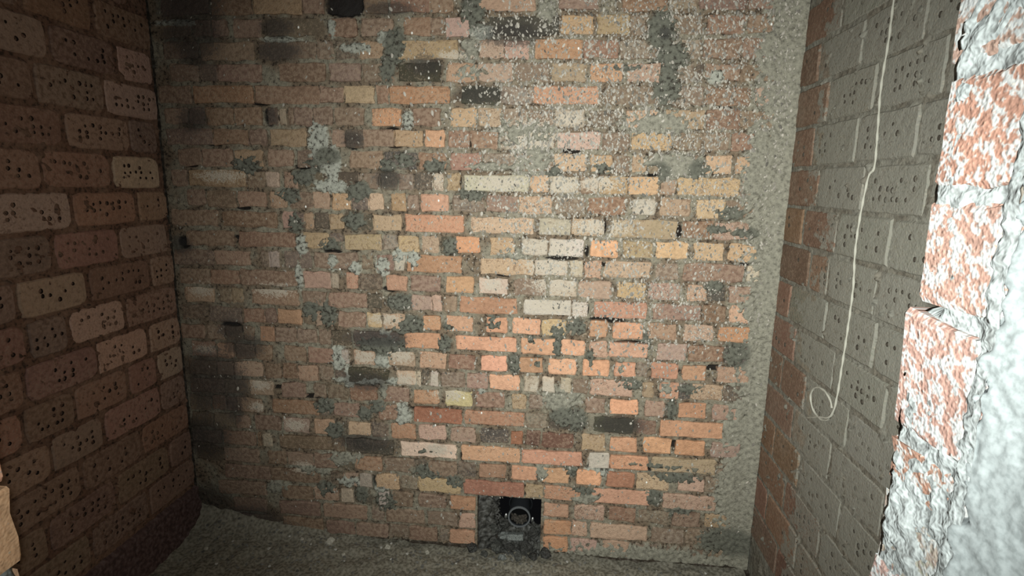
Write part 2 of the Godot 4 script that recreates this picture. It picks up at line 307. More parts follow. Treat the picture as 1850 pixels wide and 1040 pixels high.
# A brick laid on edge: its bed face, pierced by rows of small bores, some of them choked with mortar.
func bored_brick(face: Soup, bores: Soup, a0: float, a1: float, b0: float, b1: float, proud: float, depth: float, open: float, wear: float) -> void:
	var nx := maxi(2, roundi((a1 - a0) / 0.0275))
	var ny := 5
	var bevel := 0.004
	var xs := PackedFloat32Array()
	var ys := PackedFloat32Array()
	for i in nx + 1: xs.append(lerpf(a0 + bevel, a1 - bevel, float(i) / nx))
	for j in ny + 1: ys.append(lerpf(b0 + bevel, b1 - bevel, float(j) / ny))
	var grid := []
	for j in ny + 1:
		var line := PackedVector3Array()
		for i in nx + 1:
			line.append(Vector3(xs[i] + rng.randf_range(-0.0015, 0.0015), ys[j] + rng.randf_range(-0.0015, 0.0015), proud + rng.randf_range(-0.0007, 0.0007)))
		grid.append(line)
	for j in [0, ny]:            # worn corners
		for i in [0, nx]:
			var p: Vector3 = grid[j][i]
			grid[j][i] = p + Vector3(signf(0.5 - i) * rng.randf_range(0.002, 0.012) * wear, signf(0.5 - j) * rng.randf_range(0.002, 0.009) * wear, -0.001)
	for j in ny:
		for i in nx:
			var c := [grid[j][i], grid[j][i + 1], grid[j + 1][i + 1], grid[j + 1][i]]
			var inner: bool = (j in [1, 2, 3]) and i > 0 and i < nx - 1 or (j in [1, 2, 3] and nx < 5)
			if not inner or (i + j) % 2 == 1 and rng.randf() < 0.25 or rng.randf() > open:
				s_quad(face, c)
				continue
			var mid: Vector3 = (c[0] + c[1] + c[2] + c[3]) * 0.25 + Vector3(rng.randf_range(-0.0045, 0.0045), rng.randf_range(-0.0035, 0.0035), 0)
			var r := rng.randf_range(0.0046, 0.0082)
			var ring := PackedVector3Array()
			for k in 8:
				var t := TAU * k / 8.0
				ring.append(mid + Vector3(cos(t) * r * rng.randf_range(0.85, 1.1), sin(t) * r * rng.randf_range(0.85, 1.1), -0.0005))
			var corner := {1: c[2], 3: c[3], 5: c[0], 7: c[1]}
			for k in [1, 3, 5, 7]:
				face.tri(corner[k], ring[k], ring[(k + 1) % 8], Vector3(0, 0, 1))
				face.tri(corner[k], ring[k], ring[k - 1], Vector3(0, 0, 1))
				face.tri(corner[k], corner[(k + 2) % 8], ring[(k + 1) % 8], Vector3(0, 0, 1))
			var deep := rng.randf_range(0.012, 0.03)
			for k in 8:
				var p := ring[k]; var q := ring[(k + 1) % 8]
				bores.quad(p, q, q - Vector3(0, 0, deep), p - Vector3(0, 0, deep), mid - p)
				bores.tri(p - Vector3(0, 0, deep), q - Vector3(0, 0, deep), mid - Vector3(0, 0, deep), Vector3(0, 0, 1))
	# arrises and sides
	var rim := []
	var push := []
	for i in nx + 1: rim.append(grid[0][i]); push.append(Vector3(-1 if i == 0 else 1 if i == nx else 0, -1, 0))
	for j in range(1, ny + 1): rim.append(grid[j][nx]); push.append(Vector3(1, 1 if j == ny else 0, 0))
	for i in range(nx - 1, -1, -1): rim.append(grid[ny][i]); push.append(Vector3(-1 if i == 0 else 0, 1, 0))
	for j in range(ny - 1, 0, -1): rim.append(grid[j][0]); push.append(Vector3(-1, 0, 0))
	var centre := Vector3((a0 + a1) / 2, (b0 + b1) / 2, proud)
	var half := Vector3((a1 - a0) / 2, (b1 - b0) / 2, 1)
	for k in rim.size():
		var p: Vector3 = rim[k]; var q: Vector3 = rim[(k + 1) % rim.size()]
		var po: Vector3 = p + push[k] * bevel - Vector3(0, 0, bevel)
		var qo: Vector3 = q + push[(k + 1) % rim.size()] * bevel - Vector3(0, 0, bevel)
		var away := (p + q) * 0.5 - centre
		face.quad(p, q, qo, po, Vector3(0, 0, 1) + away)
		face.quad(po, qo, Vector3(qo.x, qo.y, proud - depth), Vector3(po.x, po.y, proud - depth), Vector3(away.x / half.x, away.y / half.y, 0))


func s_quad(s: Soup, c: Array) -> void:
	s.quad(c[0], c[1], c[2], c[3], Vector3(0, 0, 1))


# A sheet of mortar or earth: heights over a grid, with smooth normals; cells whose centre is skipped are left out.
func relief(nx: int, ny: int, s: Soup, height: PackedFloat32Array, gap := Rect2()) -> ArrayMesh:
	var v := PackedVector3Array()
	var n := PackedVector3Array()
	var uv := PackedVector2Array()
	var idx := PackedInt32Array()
	var dx := s.w / nx
	var dy := s.h / ny
	for j in ny + 1:
		for i in nx + 1:
			var k := j * (nx + 1) + i
			v.append(s.at(Vector3(i * dx, j * dy, height[k])))
			var gx := (height[j * (nx + 1) + mini(i + 1, nx)] - height[j * (nx + 1) + maxi(i - 1, 0)]) / (2.0 * dx)
			var gy := (height[mini(j + 1, ny) * (nx + 1) + i] - height[maxi(j - 1, 0) * (nx + 1) + i]) / (2.0 * dy)
			n.append((s.out - s.a * gx - s.u * gy).normalized())
			uv.append(Vector2(float(i) / nx, 1.0 - float(j) / ny))
	var flip := s.a.cross(s.u).dot(s.out) < 0.0
	for j in ny:
		for i in nx:
			if gap.has_area() and gap.has_point(Vector2((i + 0.5) * dx, (j + 0.5) * dy)):
				continue
			var k := j * (nx + 1) + i
			if flip:
				idx.append_array([k, k + 1, k + nx + 2, k, k + nx + 2, k + nx + 1])
			else:
				idx.append_array([k, k + nx + 2, k + 1, k, k + nx + 1, k + nx + 2])
	var arr := []
	arr.resize(Mesh.ARRAY_MAX)
	arr[Mesh.ARRAY_VERTEX] = v
	arr[Mesh.ARRAY_NORMAL] = n
	arr[Mesh.ARRAY_TEX_UV] = uv
	arr[Mesh.ARRAY_INDEX] = idx
	var m := ArrayMesh.new()
	m.add_surface_from_arrays(Mesh.PRIMITIVE_TRIANGLES, arr)
	return m


# ---------------------------------------------------------------- what the surfaces are made of

# A coarse map of patches over a wall, smoothly enlarged: 0 outside, 1 in the middle of a patch.
func patch_map(list: String, w: float, h: float, tw: int, th: int) -> PackedFloat32Array:
	var cw := int(w / 0.006)
	var ch := int(h / 0.006)
	var f := PackedFloat32Array()
	f.resize(cw * ch)
	for item in list.split(",", false):
		var t := item.strip_edges().split_floats(" ")
		if t.size() < 4:
			continue
		var cx := t[0] * 0.01; var cy := t[1] * 0.01; var rx := t[2] * 0.01; var ry := t[3] * 0.01
		for j in range(maxi(0, int((h - cy - ry * 1.7) / 0.006)), mini(ch, int((h - cy + ry * 1.7) / 0.006) + 1)):
			for i in range(maxi(0, int((cx - rx * 1.7) / 0.006)), mini(cw, int((cx + rx * 1.7) / 0.006) + 1)):
				var dx := ((i + 0.5) * 0.006 - cx) / rx
				var dy := (h - (j + 0.5) * 0.006 - cy) / ry
				var d := 1.25 - 0.65 * sqrt(dx * dx + dy * dy)
				f[j * cw + i] = maxf(f[j * cw + i], clampf(d, 0.0, 1.0))
	var im := Image.create_from_data(cw, ch, false, Image.FORMAT_RF, f.to_byte_array())
	im.resize(tw, th, Image.INTERPOLATE_BILINEAR)
	return im.get_data().to_float32_array()


# Colour of the bricks and of the mortar of one wall: [brick material, mortar material, brick number at each texel].
# bricks: [a0, a1, b0, b1, kind]; maps: patches by name as patch_map gives them; look: how the wall's mortar is coloured.
func wall_materials(called: String, w: float, h: float, texel: float, bricks: Array, maps: Dictionary, look: Dictionary) -> Array:
	var tw := int(w / texel)
	var th := int(h / texel)
	var who := PackedInt32Array()
	who.resize(tw * th)
	who.fill(-1)
	var cr := PackedFloat32Array(); var cg := PackedFloat32Array(); var cb := PackedFloat32Array(); var left := PackedFloat32Array()
	for k in bricks.size():
		var b: Array = bricks[k]
		var c: Color = tones[b[4]]
		if called == "old brick":     # the left part of the wall is the dustier one
			c = c.lerp(Color8(132, 110, 92), 0.42 * smoothstep(0.85, 0.45, b[0]))
		var l := rng.randf_range(0.9, 1.1)
		cr.append(c.r * l * rng.randf_range(0.97, 1.03)); cg.append(c.g * l); cb.append(c.b * l * rng.randf_range(0.95, 1.05))
		left.append(film[b[4]] + rng.randf_range(-0.05, 0.1))
		for j in range(maxi(0, int((h - b[3] - 0.006) / texel)), mini(th, int((h - b[2] + 0.006) / texel))):
			for i in range(maxi(0, int((b[0] - 0.004) / texel)), mini(tw, int((b[1] + 0.004) / texel))):
				who[j * tw + i] = k
	var px := texel / 0.0017
	var n1 := noise(0.085 * px, 3, 4).get_image(tw, th).get_data()
	var n2 := noise(0.25 * px, 5, 2).get_image(tw, th).get_data()
	var n3 := noise(0.012 * px, 7).get_image(tw, th).get_data()
	var none := PackedFloat32Array()
	none.resize(tw * th)
	var soot_and_shade: PackedFloat32Array = maps.get("s", none)  # soot stains, plus the dark of a few deep gaps painted in
	var wash: PackedFloat32Array = maps.get("w", none)
	var pale: PackedFloat32Array = maps.get("l", none)
	var dark: PackedFloat32Array = maps.get("k", none)
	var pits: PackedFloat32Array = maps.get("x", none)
	var grey: PackedFloat32Array = maps.get("g", none)
	var brick_px := PackedByteArray()
	var mortar_px := PackedByteArray()
	brick_px.resize(tw * th * 3)
	mortar_px.resize(tw * th * 3)
	var film_c: Color = look.film; var wash_c: Color = look.wash; var m1: Color = look.mortar; var m2: Color = look.mortar2; var pale_c: Color = look.pale; var dark_c: Color = look.dark
	var grime: Color = look.get("grime", Color8(98, 84, 70))
	var dirt: float = look.get("dirt", 0.75)  # strength of the gap shade painted into the joints
	var bump := PackedByteArray()
	bump.resize(tw * th)
	var wash_bias: float = look.get("wash_bias", 0.0)
	for k in tw * th:
		var a := n1[k] / 255.0
		var b := n2[k] / 255.0
		var c := n3[k] / 255.0
		var r: float; var g: float; var bl: float
		var s := clampf((soot_and_shade[k] + (a - 0.5) * 0.7 + (b - 0.5) * 0.3 - 0.38) * 3.0, 0.0, 1.0) * 0.5 if soot_and_shade[k] > 0.02 else 0.0
		var id := who[k]
		var o := k * 3
		if id >= 0:
			var f := 0.84 + 0.2 * a + 0.12 * c
			r = cr[id] * f; g = cg[id] * f; bl = cb[id] * f
			var t := clampf((a * 0.45 + b * 0.35 + c * 0.2 - (0.72 - left[id])) * 5.0, 0.0, 0.58)
			r = lerpf(r, film_c.r, t); g = lerpf(g, film_c.g, t); bl = lerpf(bl, film_c.b, t)
			var u := clampf(((1.0 - a) * 0.5 + c * 0.2 + b * 0.3 - (0.74 - left[id] * 0.8)) * 5.0, 0.0, 0.5)
			r = lerpf(r, grime.r, u); g = lerpf(g, grime.g, u); bl = lerpf(bl, grime.b, u)
			var q := clampf((a * 0.4 + b * 0.6 - (0.98 - wash[k] * 0.75 - wash_bias)) * 5.0, 0.0, 0.9)
			r = lerpf(r, wash_c.r, q); g = lerpf(g, wash_c.g, q); bl = lerpf(bl, wash_c.b, q)
			if b > 0.72:            # pale grit in the clay
				var e := (b - 0.72) * 1.6
				r = lerpf(r, 0.86, e); g = lerpf(g, 0.76, e); bl = lerpf(bl, 0.64, e)
			if b < 0.2:
				var e := 0.74 + b
				r *= e; g *= e; bl *= e
			r = lerpf(r, 0.2, s); g = lerpf(g, 0.185, s); bl = lerpf(bl, 0.18, s)
			brick_px[o] = int(clampf(r, 0.0, 1.0) * 255.0); brick_px[o + 1] = int(clampf(g, 0.0, 1.0) * 255.0); brick_px[o + 2] = int(clampf(bl, 0.0, 1.0) * 255.0)
		var mixed := clampf((c - 0.5) * 3.0 + 0.5, 0.0, 1.0)
		var fm := 0.78 + 0.3 * a + 0.14 * (b - 0.5)
		r = lerpf(m1.r, m2.r, mixed) * fm; g = lerpf(m1.g, m2.g, mixed) * fm; bl = lerpf(m1.b, m2.b, mixed) * fm
		var lp := clampf((pale[k] + (a - 0.5) * 0.5 - 0.25) * 4.0, 0.0, 1.0) if pale[k] > 0.02 else 0.0
		r = lerpf(r, pale_c.r * (0.85 + 0.3 * a), lp); g = lerpf(g, pale_c.g * (0.85 + 0.3 * a), lp); bl = lerpf(bl, pale_c.b * (0.85 + 0.3 * a), lp)
		lp = clampf((grey[k] + (a - 0.5) * 0.5 - 0.25) * 4.0, 0.0, 1.0) if grey[k] > 0.02 else 0.0
		r = lerpf(r, m2.r * fm * 1.04, lp); g = lerpf(g, m2.g * fm * 1.07, lp); bl = lerpf(bl, m2.b * fm * 1.1, lp)
		var dp := clampf((dark[k] + (a - 0.5) * 0.5 - 0.3) * 4.0, 0.0, 1.0) if dark[k] > 0.02 else 0.0
		r = lerpf(r, dark_c.r * (0.8 + 0.4 * a), dp); g = lerpf(g, dark_c.g * (0.8 + 0.4 * a), dp); bl = lerpf(bl, dark_c.b * (0.8 + 0.4 * a), dp)
		var pit_shade := clampf((pits[k] + (a - 0.5) * 0.3 - 0.4) * 5.0, 0.0, 0.9) if pits[k] > 0.02 else 0.0  # darkness of deep slits and cavities painted into the mortar colour
		r = lerpf(r, 0.125, pit_shade); g = lerpf(g, 0.11, pit_shade); bl = lerpf(bl, 0.1, pit_shade)
		# dark spots in the joints: shade of deep gaps painted into the mortar
		var hole := clampf((0.36 - a * 0.6 - b * 0.25 - c * 0.15 + 0.04) * 8.0, 0.0, dirt) * (1.0 - 0.75 * lp)
		r = lerpf(r, 0.15, hole); g = lerpf(g, 0.13, hole); bl = lerpf(bl, 0.11, hole)
		r = lerpf(r, 0.19, s); g = lerpf(g, 0.18, s); bl = lerpf(bl, 0.175, s)
		mortar_px[o] = int(clampf(r, 0.0, 1.0) * 255.0); mortar_px[o + 1] = int(clampf(g, 0.0, 1.0) * 255.0); mortar_px[o + 2] = int(clampf(bl, 0.0, 1.0) * 255.0)
		bump[k] = int(clampf(a * 110.0 + b * 145.0, 0.0, 255.0))
		if id < 0:
			brick_px[o] = mortar_px[o]; brick_px[o + 1] = mortar_px[o + 1]; brick_px[o + 2] = mortar_px[o + 2]
	var mats := []
	var relief_map := ImageTexture.create_from_image(Image.create_from_data(tw, th, false, Image.FORMAT_L8, bump))
	for p in [brick_px, mortar_px]:
		var m := StandardMaterial3D.new()
		m.resource_name = called
		m.albedo_texture = ImageTexture.create_from_image(Image.create_from_data(tw, th, false, Image.FORMAT_RGB8, p))
		m.texture_repeat = false
		m.heightmap_enabled = true
		m.heightmap_texture = relief_map
		m.heightmap_scale = look.get("bump", 0.35)
		m.roughness = 0.92
		m.metallic_specular = 0.3
		mats.append(m)
	return [mats[0], mats[1], who, tw, th]


func plain(called: String, c: Color, rough := 0.9, grain := 0.0, scale := 3.0, seed_ := 1) -> StandardMaterial3D:
	var m := StandardMaterial3D.new()
	m.resource_name = called
	m.roughness = rough
	m.metallic_specular = 0.3
	if grain > 0.0:
		var ramp := Gradient.new()
		ramp.colors = PackedColorArray([c.darkened(grain), c, c.lightened(grain * 0.6)])
		ramp.offsets = PackedFloat32Array([0.2, 0.5, 0.85])
		var t := NoiseTexture2D.new()
		t.width = 384
		t.height = 384
		t.seamless = true
		t.noise = noise(0.03, seed_, 4)
		t.color_ramp = ramp
		m.albedo_texture = t
		m.uv1_triplanar = true
		m.uv1_world_triplanar = true
		m.uv1_scale = Vector3.ONE * scale
	else:
		m.albedo_color = c
	return m


# ---------------------------------------------------------------- the back wall

func build_back_wall() -> void:
	var w := RIGHT - LEFT
	var h := 2.21
	var hole := Rect2(1.236, -0.05, 0.266, 0.282)     # the opening at the wall's foot, from the left corner and the floor
	var core := Soup.new()
	core.frame(Vector3(LEFT, 0, -BACK), Vector3.RIGHT, Vector3.UP, Vector3.BACK, 1, 1)
	core.box(Vector3(-0.12, -0.2, -0.27), Vector3(hole.position.x, TOP, -0.03))
	core.box(Vector3(hole.end.x, -0.2, -0.27), Vector3(w + 0.12, TOP, -0.03))
	core.box(Vector3(hole.position.x, hole.end.y, -0.27), Vector3(hole.end.x, TOP, -0.03))
	core.box(Vector3(hole.position.x, -0.2, -0.27), Vector3(hole.end.x, -0.06, -0.03))
	var wall := put("wall_back", core.mesh(), plain("old mortar", Color8(70, 62, 52), 0.95, 0.3))
	tag(wall, "old sooty red brick wall facing the doorway, spattered with pale mortar", "wall", "", "structure")

	var bricks := []
	for r in courses.size():
		var mid := 2.1165 - COURSE * r
		for item in courses[r].split(",", false):
			var t: PackedStringArray = item.strip_edges().split(" ")
			var a0 := t[1].to_float() * 0.01
			var a1 := t[2].to_float() * 0.01
			var b0 := mid - 0.0315 + rng.randf_range(-0.0015, 0.0035)
			var b1 := mid + 0.0315 + rng.randf_range(-0.0035, 0.0015)
			bricks.append([a0 - 0.001, a1 + 0.001, b0, b1, t[0]])
	var traced := bricks.size()
	var kinds := ["b", "r", "t", "o", "d", "g"]
	for r in 3:                                   # the courses above the photograph's frame
		var x := 0.01 + 0.06 * (r % 2)
		while x < w - 0.15:
			var l := 0.12 if rng.randf() < 0.4 else 0.245
			bricks.append([x, x + l, 2.161 + COURSE * r, 2.226 + COURSE * r, kinds[rng.randi() % kinds.size()]])
			x += l + 0.012
	var tw := int(w / 0.0017)
	var th := int(h / 0.0017)
	var maps := {}
	var strip := ", "
	for k in 40: strip += "%.1f %.1f 9 6, " % [(w - 0.02) * 100.0, 6.0 + k * 5.5]
	for k in patches:
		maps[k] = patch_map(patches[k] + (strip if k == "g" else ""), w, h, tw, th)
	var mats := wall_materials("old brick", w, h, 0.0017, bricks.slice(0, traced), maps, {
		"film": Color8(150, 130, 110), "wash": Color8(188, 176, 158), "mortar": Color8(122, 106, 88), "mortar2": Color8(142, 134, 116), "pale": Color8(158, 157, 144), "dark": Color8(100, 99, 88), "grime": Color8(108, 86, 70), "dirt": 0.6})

	# the 300 largest bricks one by one, the smaller ones together
	var order := range(traced)
	order.sort_custom(func(p, q): return bricks[p][1] - bricks[p][0] > bricks[q][1] - bricks[q][0])
	var rest := Soup.new()
	rest.frame(Vector3(LEFT, 0, -BACK), Vector3.RIGHT, Vector3.UP, Vector3.BACK, w, h)
	for k in order.size():
		var b: Array = bricks[order[k]]
		var s := rest
		if k < 300:
			s = Soup.new()
			s.frame(rest.o, rest.a, rest.u, rest.out, w, h)
		var proud := rng.randf_range(-0.002, 0.003) - (0.003 if b[4] in ["g", "d"] else 0.0)
		brick_shape(s, b[0], b[1], b[2], b[3], proud, 0.045, 0.0028 if b[4] in ["O", "o", "W", "R"] else 0.0042)
		if k < 300:
			put("brick", s.mesh(), mats[0], wall)
	tag(put("small_bricks", rest.mesh(), mats[0], wall), "", "", "", "stuff")
	var upper := Soup.new()
	upper.frame(rest.o, rest.a, rest.u, rest.out, w, h)
	for k in range(traced, bricks.size()):
		brick_shape(upper, bricks[k][0], bricks[k][1], bricks[k][2], bricks[k][3], 0.0, 0.045, 0.003)
	tag(put("upper_bricks", upper.mesh(), plain("brick", Color8(134, 104, 86), 0.95, 0.25), wall), "", "", "", "stuff")

	# mortar: sunk in the joints, swelling out over the bricks where it was smeared
	var nx := 430
	var ny := 410
	var height := PackedFloat32Array()
	height.resize((nx + 1) * (ny + 1))
	var na := noise(38.0, 11, 3)
	var nb := noise(9.0, 12, 3)
	var nc := noise(110.0, 13, 2)
	for j in ny + 1:
		for i in nx + 1:
			var x := w * i / nx
			var y := h * j / ny
			var k := clampi(int((h - y) / 0.0017), 0, th - 1) * tw + clampi(int(x / 0.0017), 0, tw - 1)
			var fine := na.get_noise_2d(x, y)
			var wide := nb.get_noise_2d(x, y)
			var m := maxf(maxf(maps["l"][k], maps["k"][k] * 0.95), maps["g"][k] * 0.85)
			var id: int = mats[2][k]
			var over := m + fine * 0.48 + wide * 0.2
			if id >= 0:
				var kind: String = bricks[id][4]
				over += 0.2 if kind == "g" else -0.06 if kind in ["O", "R", "W", "P"] else 0.09
				over -= maps["w"][k] * 0.3 + maps["x"][k]
			else:
				over += 0.1
			var edge := clampf((x - (w - 0.085 - 0.06 * clampf(y - 1.2, -0.4, 0.6))) / 0.05, 0.0, 1.0)
			over = maxf(over, edge + fine * 0.4)
			var z := -0.0085 + 0.004 * wide + 0.0035 * fine
			z += 0.0125 * smoothstep(0.42, 0.72, over)
			z -= 0.017 * smoothstep(0.4, 0.7, maps["x"][k])
			z += nc.get_noise_2d(x, y) * 0.0016
			z += 0.012 * smoothstep(w - 0.05, w, x)
			height[j * (nx + 1) + i] = z
	var sheet := Soup.new()
	sheet.frame(Vector3(LEFT, 0, -BACK), Vector3.RIGHT, Vector3.UP, Vector3.BACK, w, h)
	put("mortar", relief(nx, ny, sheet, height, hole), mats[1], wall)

	# flecks of thrown mortar, thickest in the upper right
	var fleck := SphereMesh.new()
	fleck.radius = 1.0
	fleck.height = 1.0
	fleck.is_hemisphere = true
	fleck.radial_segments = 7
	fleck.rings = 2
	var where: Array[Transform3D] = []
	var tint := PackedColorArray()
	var nd := noise(7.0, 21, 2)
	var tries := 0
	while where.size() < 15000 and tries < 170000:
		tries += 1
		var x := rng.randf_range(0.03, w - 0.02)
		var y := rng.randf_range(0.12, 2.18)
		var zone := exp(-pow((x - 1.88) / 0.5, 2.0) - pow((y - 1.88) / 0.5, 2.0)) * 1.0 + exp(-pow((x - 1.5) / 0.25, 2.0) - pow((y - 1.62) / 0.4, 2.0)) * 0.75 + exp(-pow((x - 1.95) / 0.3, 2.0) - pow((y - 1.05) / 0.22, 2.0)) * 0.55 + 0.05 * smoothstep(0.6, 1.2, x) + 0.012
		zone *= 0.55 + 0.9 * (nd.get_noise_2d(x, y) + 0.4)
		if rng.randf() > zone or hole.has_point(Vector2(x, y)):
			continue
		var k := clampi(int((h - y) / 0.0017), 0, th - 1) * tw + clampi(int(x / 0.0017), 0, tw - 1)
		var id: int = mats[2][k]
		var size := rng.randf_range(0.0017, 0.0042) * (1.0 if rng.randf() < 0.8 else 1.6)
		var z := 0.0015 if id >= 0 else height[int(y / h * ny) * (nx + 1) + int(x / w * nx)]
		var turn := Basis(Vector3.BACK, rng.randf_range(-0.8, 0.8)) * Basis(Vector3.RIGHT, PI / 2) * Basis.from_scale(Vector3(size * rng.randf_range(0.6, 1.0), size * 0.5, size * rng.randf_range(1.0, 1.9)))
		where.append(Transform3D(turn, Vector3(LEFT + x, y, -BACK + z)))
		var l := rng.randf_range(0.22, 0.5)
		if rng.randf() < 0.1: l *= 0.45  # darker flecks are painted in as small shadows
		tint.append(Color(l * 1.04, l * 0.95, l * 0.8))
	for t in [[0.639, 0.957], [0.577, 2.039], [1.085, 1.433], [1.064, 0.536], [2.218, 2.036], [1.582, 1.963], [1.990, 0.695], [1.915, 0.345], [0.568, 1.400], [0.732, 1.412], [0.814, 1.951], [1.053, 1.866], [0.693, 1.162], [1.252, 0.600], [2.180, 0.176], [1.639, 0.132], [1.502, 0.328], [0.994, 2.017], [0.837, 1.949], [1.180, 0.659]]:      # mortar specks with their bright glint painted in as near-white
		where.append(Transform3D(Basis(Vector3.RIGHT, PI / 2) * Basis.from_scale(Vector3(0.004, 0.003, 0.0055)), Vector3(LEFT + t[0], t[1], -BACK + 0.003)))
		tint.append(Color(0.92, 0.9, 0.82))
	scatter("mortar_flecks_with_shade", fleck, where, tint, plain("mortar fleck", Color.WHITE), wall)


func scatter(called: String, m: Mesh, where: Array[Transform3D], tint: PackedColorArray, mat: StandardMaterial3D, parent: Node) -> MultiMeshInstance3D:
	mat.vertex_color_use_as_albedo = true
	var mm := MultiMesh.new()
	mm.transform_format = MultiMesh.TRANSFORM_3D
	mm.use_colors = true
	mm.mesh = m
	mm.instance_count = where.size()
	for k in where.size():
		mm.set_instance_transform(k, where[k])
		mm.set_instance_color(k, tint[k])
	var o := MultiMeshInstance3D.new()
	o.name = called
	o.multimesh = mm
	o.material_override = mat
	parent.add_child(o, true)
	o.set_meta("kind", "stuff")
	return o


# ---------------------------------------------------------------- the side walls, bricks on edge

func build_side_wall(called: String, list: Array, pitch: float, right: bool) -> void:
	var w := 1.42
	var h := 2.21
	var x := RIGHT if right else LEFT
	var out := Vector3.LEFT if right else Vector3.RIGHT
	var bricks := []
	for r in list.size():
		var mid := 2.0185 - pitch * r if not right else 2.0175 - pitch * r
		var last := 0.0
		for item in list[r].split(",", false):
			var t: PackedStringArray = item.strip_edges().split(" ")
			bricks.append([t[1].to_float() * 0.01, t[2].to_float() * 0.01, mid - (0.0595 if right else 0.0565) + rng.randf_range(-0.002, 0.003), mid + (0.0595 if right else 0.0565) + rng.randf_range(-0.004, 0.001), t[0]])
			last = t[2].to_float() * 0.01
		while last < w - 0.14:
			bricks.append([last + 0.012, minf(last + 0.258, w - 0.012), mid - 0.0575, mid + 0.0575, "n" if right else ["h", "c", "f"][rng.randi() % 3]])
			last += 0.258
	for k in bricks.size():          # the topmost course, above the frame
		if bricks[k][3] > 2.05:
			bricks.append([bricks[k][0] + 0.1, minf(bricks[k][1] + 0.1, w), bricks[k][2] + pitch, bricks[k][3] + pitch, bricks[k][4]])
	var texel := 0.0023
	var tw := int(w / texel)
	var th := int(h / texel)
	var core := Soup.new()
	core.frame(Vector3(x, 0, -BACK), Vector3.BACK, Vector3.UP, out, 1, 1)
	core.box(Vector3(-0.001, -0.2, -0.12), Vector3(w + 0.02, TOP, -0.032))
	var wall := put(called, core.mesh(), plain("old mortar", Color8(84, 66, 52), 0.95, 0.3))
	tag(wall, "right side wall of bricks on edge, greyed over with a cement wash" if right else "dark left side wall of brown bricks laid on edge, bores showing", "wall", "", "structure")
	var maps := {}
	if right:
		# a thin cement wash from near the back corner outwards
		var f := PackedFloat32Array()
		f.resize(tw * th)
		var na := noise(12.0, 31, 4)
		for j in th:
			var y := h - j * texel
			var begin := 0.2 + 0.11 * smoothstep(1.0, 0.92, y) + 0.1 * smoothstep(1.46, 1.42, y) * smoothstep(1.14, 1.18, y) - 0.03 * smoothstep(1.5, 1.9, y)
			for i in tw:
				f[j * tw + i] = clampf((i * texel - begin) / 0.07 + 0.62 + na.get_noise_2d(i * texel, y) * 1.6, 0.0, 1.0)
		maps["w"] = f
	var look := {"film": Color8(146, 122, 106), "wash": Color8(170, 160, 146), "mortar": Color8(116, 88, 72), "mortar2": Color8(132, 104, 86), "pale": Color8(150, 130, 110), "dark": Color8(80, 70, 60), "grime": Color8(100, 76, 62), "dirt": 0.5}
	if right:
		look = {"dirt": 0.1, "grime": Color8(112, 100, 86), "bump": 0.25, "film": Color8(134, 118, 102), "wash": Color8(134, 132, 121), "mortar": Color8(126, 120, 107), "mortar2": Color8(138, 135, 123), "pale": Color8(190, 186, 170), "dark": Color8(90, 84, 74)}
	var mats := wall_materials("brick", w, h, texel, bricks, maps, look)
	var bore_mat := plain("dusty bore shade", Color8(50, 38, 30) if not right else Color8(62, 56, 48), 1.0)  # dusty clay, with the shade inside deep bores painted in dark
	for b in bricks:
		var face := Soup.new()
		var bores := Soup.new()
		face.frame(Vector3(x, 0, -BACK), Vector3.BACK, Vector3.UP, out, w, h)
		bores.frame(face.o, face.a, face.u, face.out, w, h)
		bored_brick(face, bores, b[0], b[1], b[2], b[3], rng.randf_range(-0.002, 0.003), 0.045, (0.5 if b[0] > 0.2 else 0.12) if right else 0.56, 0.25 if right else 0.85)
		var o := put("brick", face.mesh(), mats[0], wall)
		if bores.v.size():
			put("bores", bores.mesh(), bore_mat, o)
	var nx := 200
	var ny := 310
	var height := PackedFloat32Array()
	height.resize((nx + 1) * (ny + 1))
	var nb := noise(30.0, 33, 3)
	var nc := noise(8.0, 34, 2)
	for j in ny + 1:
		for i in nx + 1:
			var a := w * i / nx
			var y := h * j / ny
			var fine := nb.get_noise_2d(a, y)
			var z := -0.0045 + fine * 0.0035
			if right:
				z = -0.0034 + fine * 0.0022 + 0.002 * nc.get_noise_2d(a, y)
			z += 0.008 * smoothstep(0.6 if right else 0.42, 0.9 if right else 0.75, fine + nc.get_noise_2d(a, y) * 0.6)
			height[j * (nx + 1) + i] = z
	var sheet := Soup.new()
	sheet.frame(Vector3(x, 0, -BACK), Vector3.BACK, Vector3.UP, out, w, h)
	put("mortar", relief(nx, ny, sheet, height), mats[1], wall)
	if not right:
		# a low footing of dark earth-stained concrete under the first course
		var base := Soup.new()
		base.frame(Vector3(x, 0, -BACK), Vector3.BACK, Vector3.UP, out, w, 0.2)
		var bh := PackedFloat32Array()
		bh.resize(61 * 13)
		for j in 13:
			for i in 61:
				bh[j * 61 + i] = 0.03 - 0.022 * j / 12.0 + nb.get_noise_2d(i * 0.024 + 5.0, j * 0.016) * 0.006 - (0.03 if j == 12 else 0.0)
		put("footing", relief(60, 12, base, bh), plain("stained concrete", Color8(92, 72, 68), 0.95, 0.25, 4.0, 9), wall)


# ---------------------------------------------------------------- the wall with the doorway

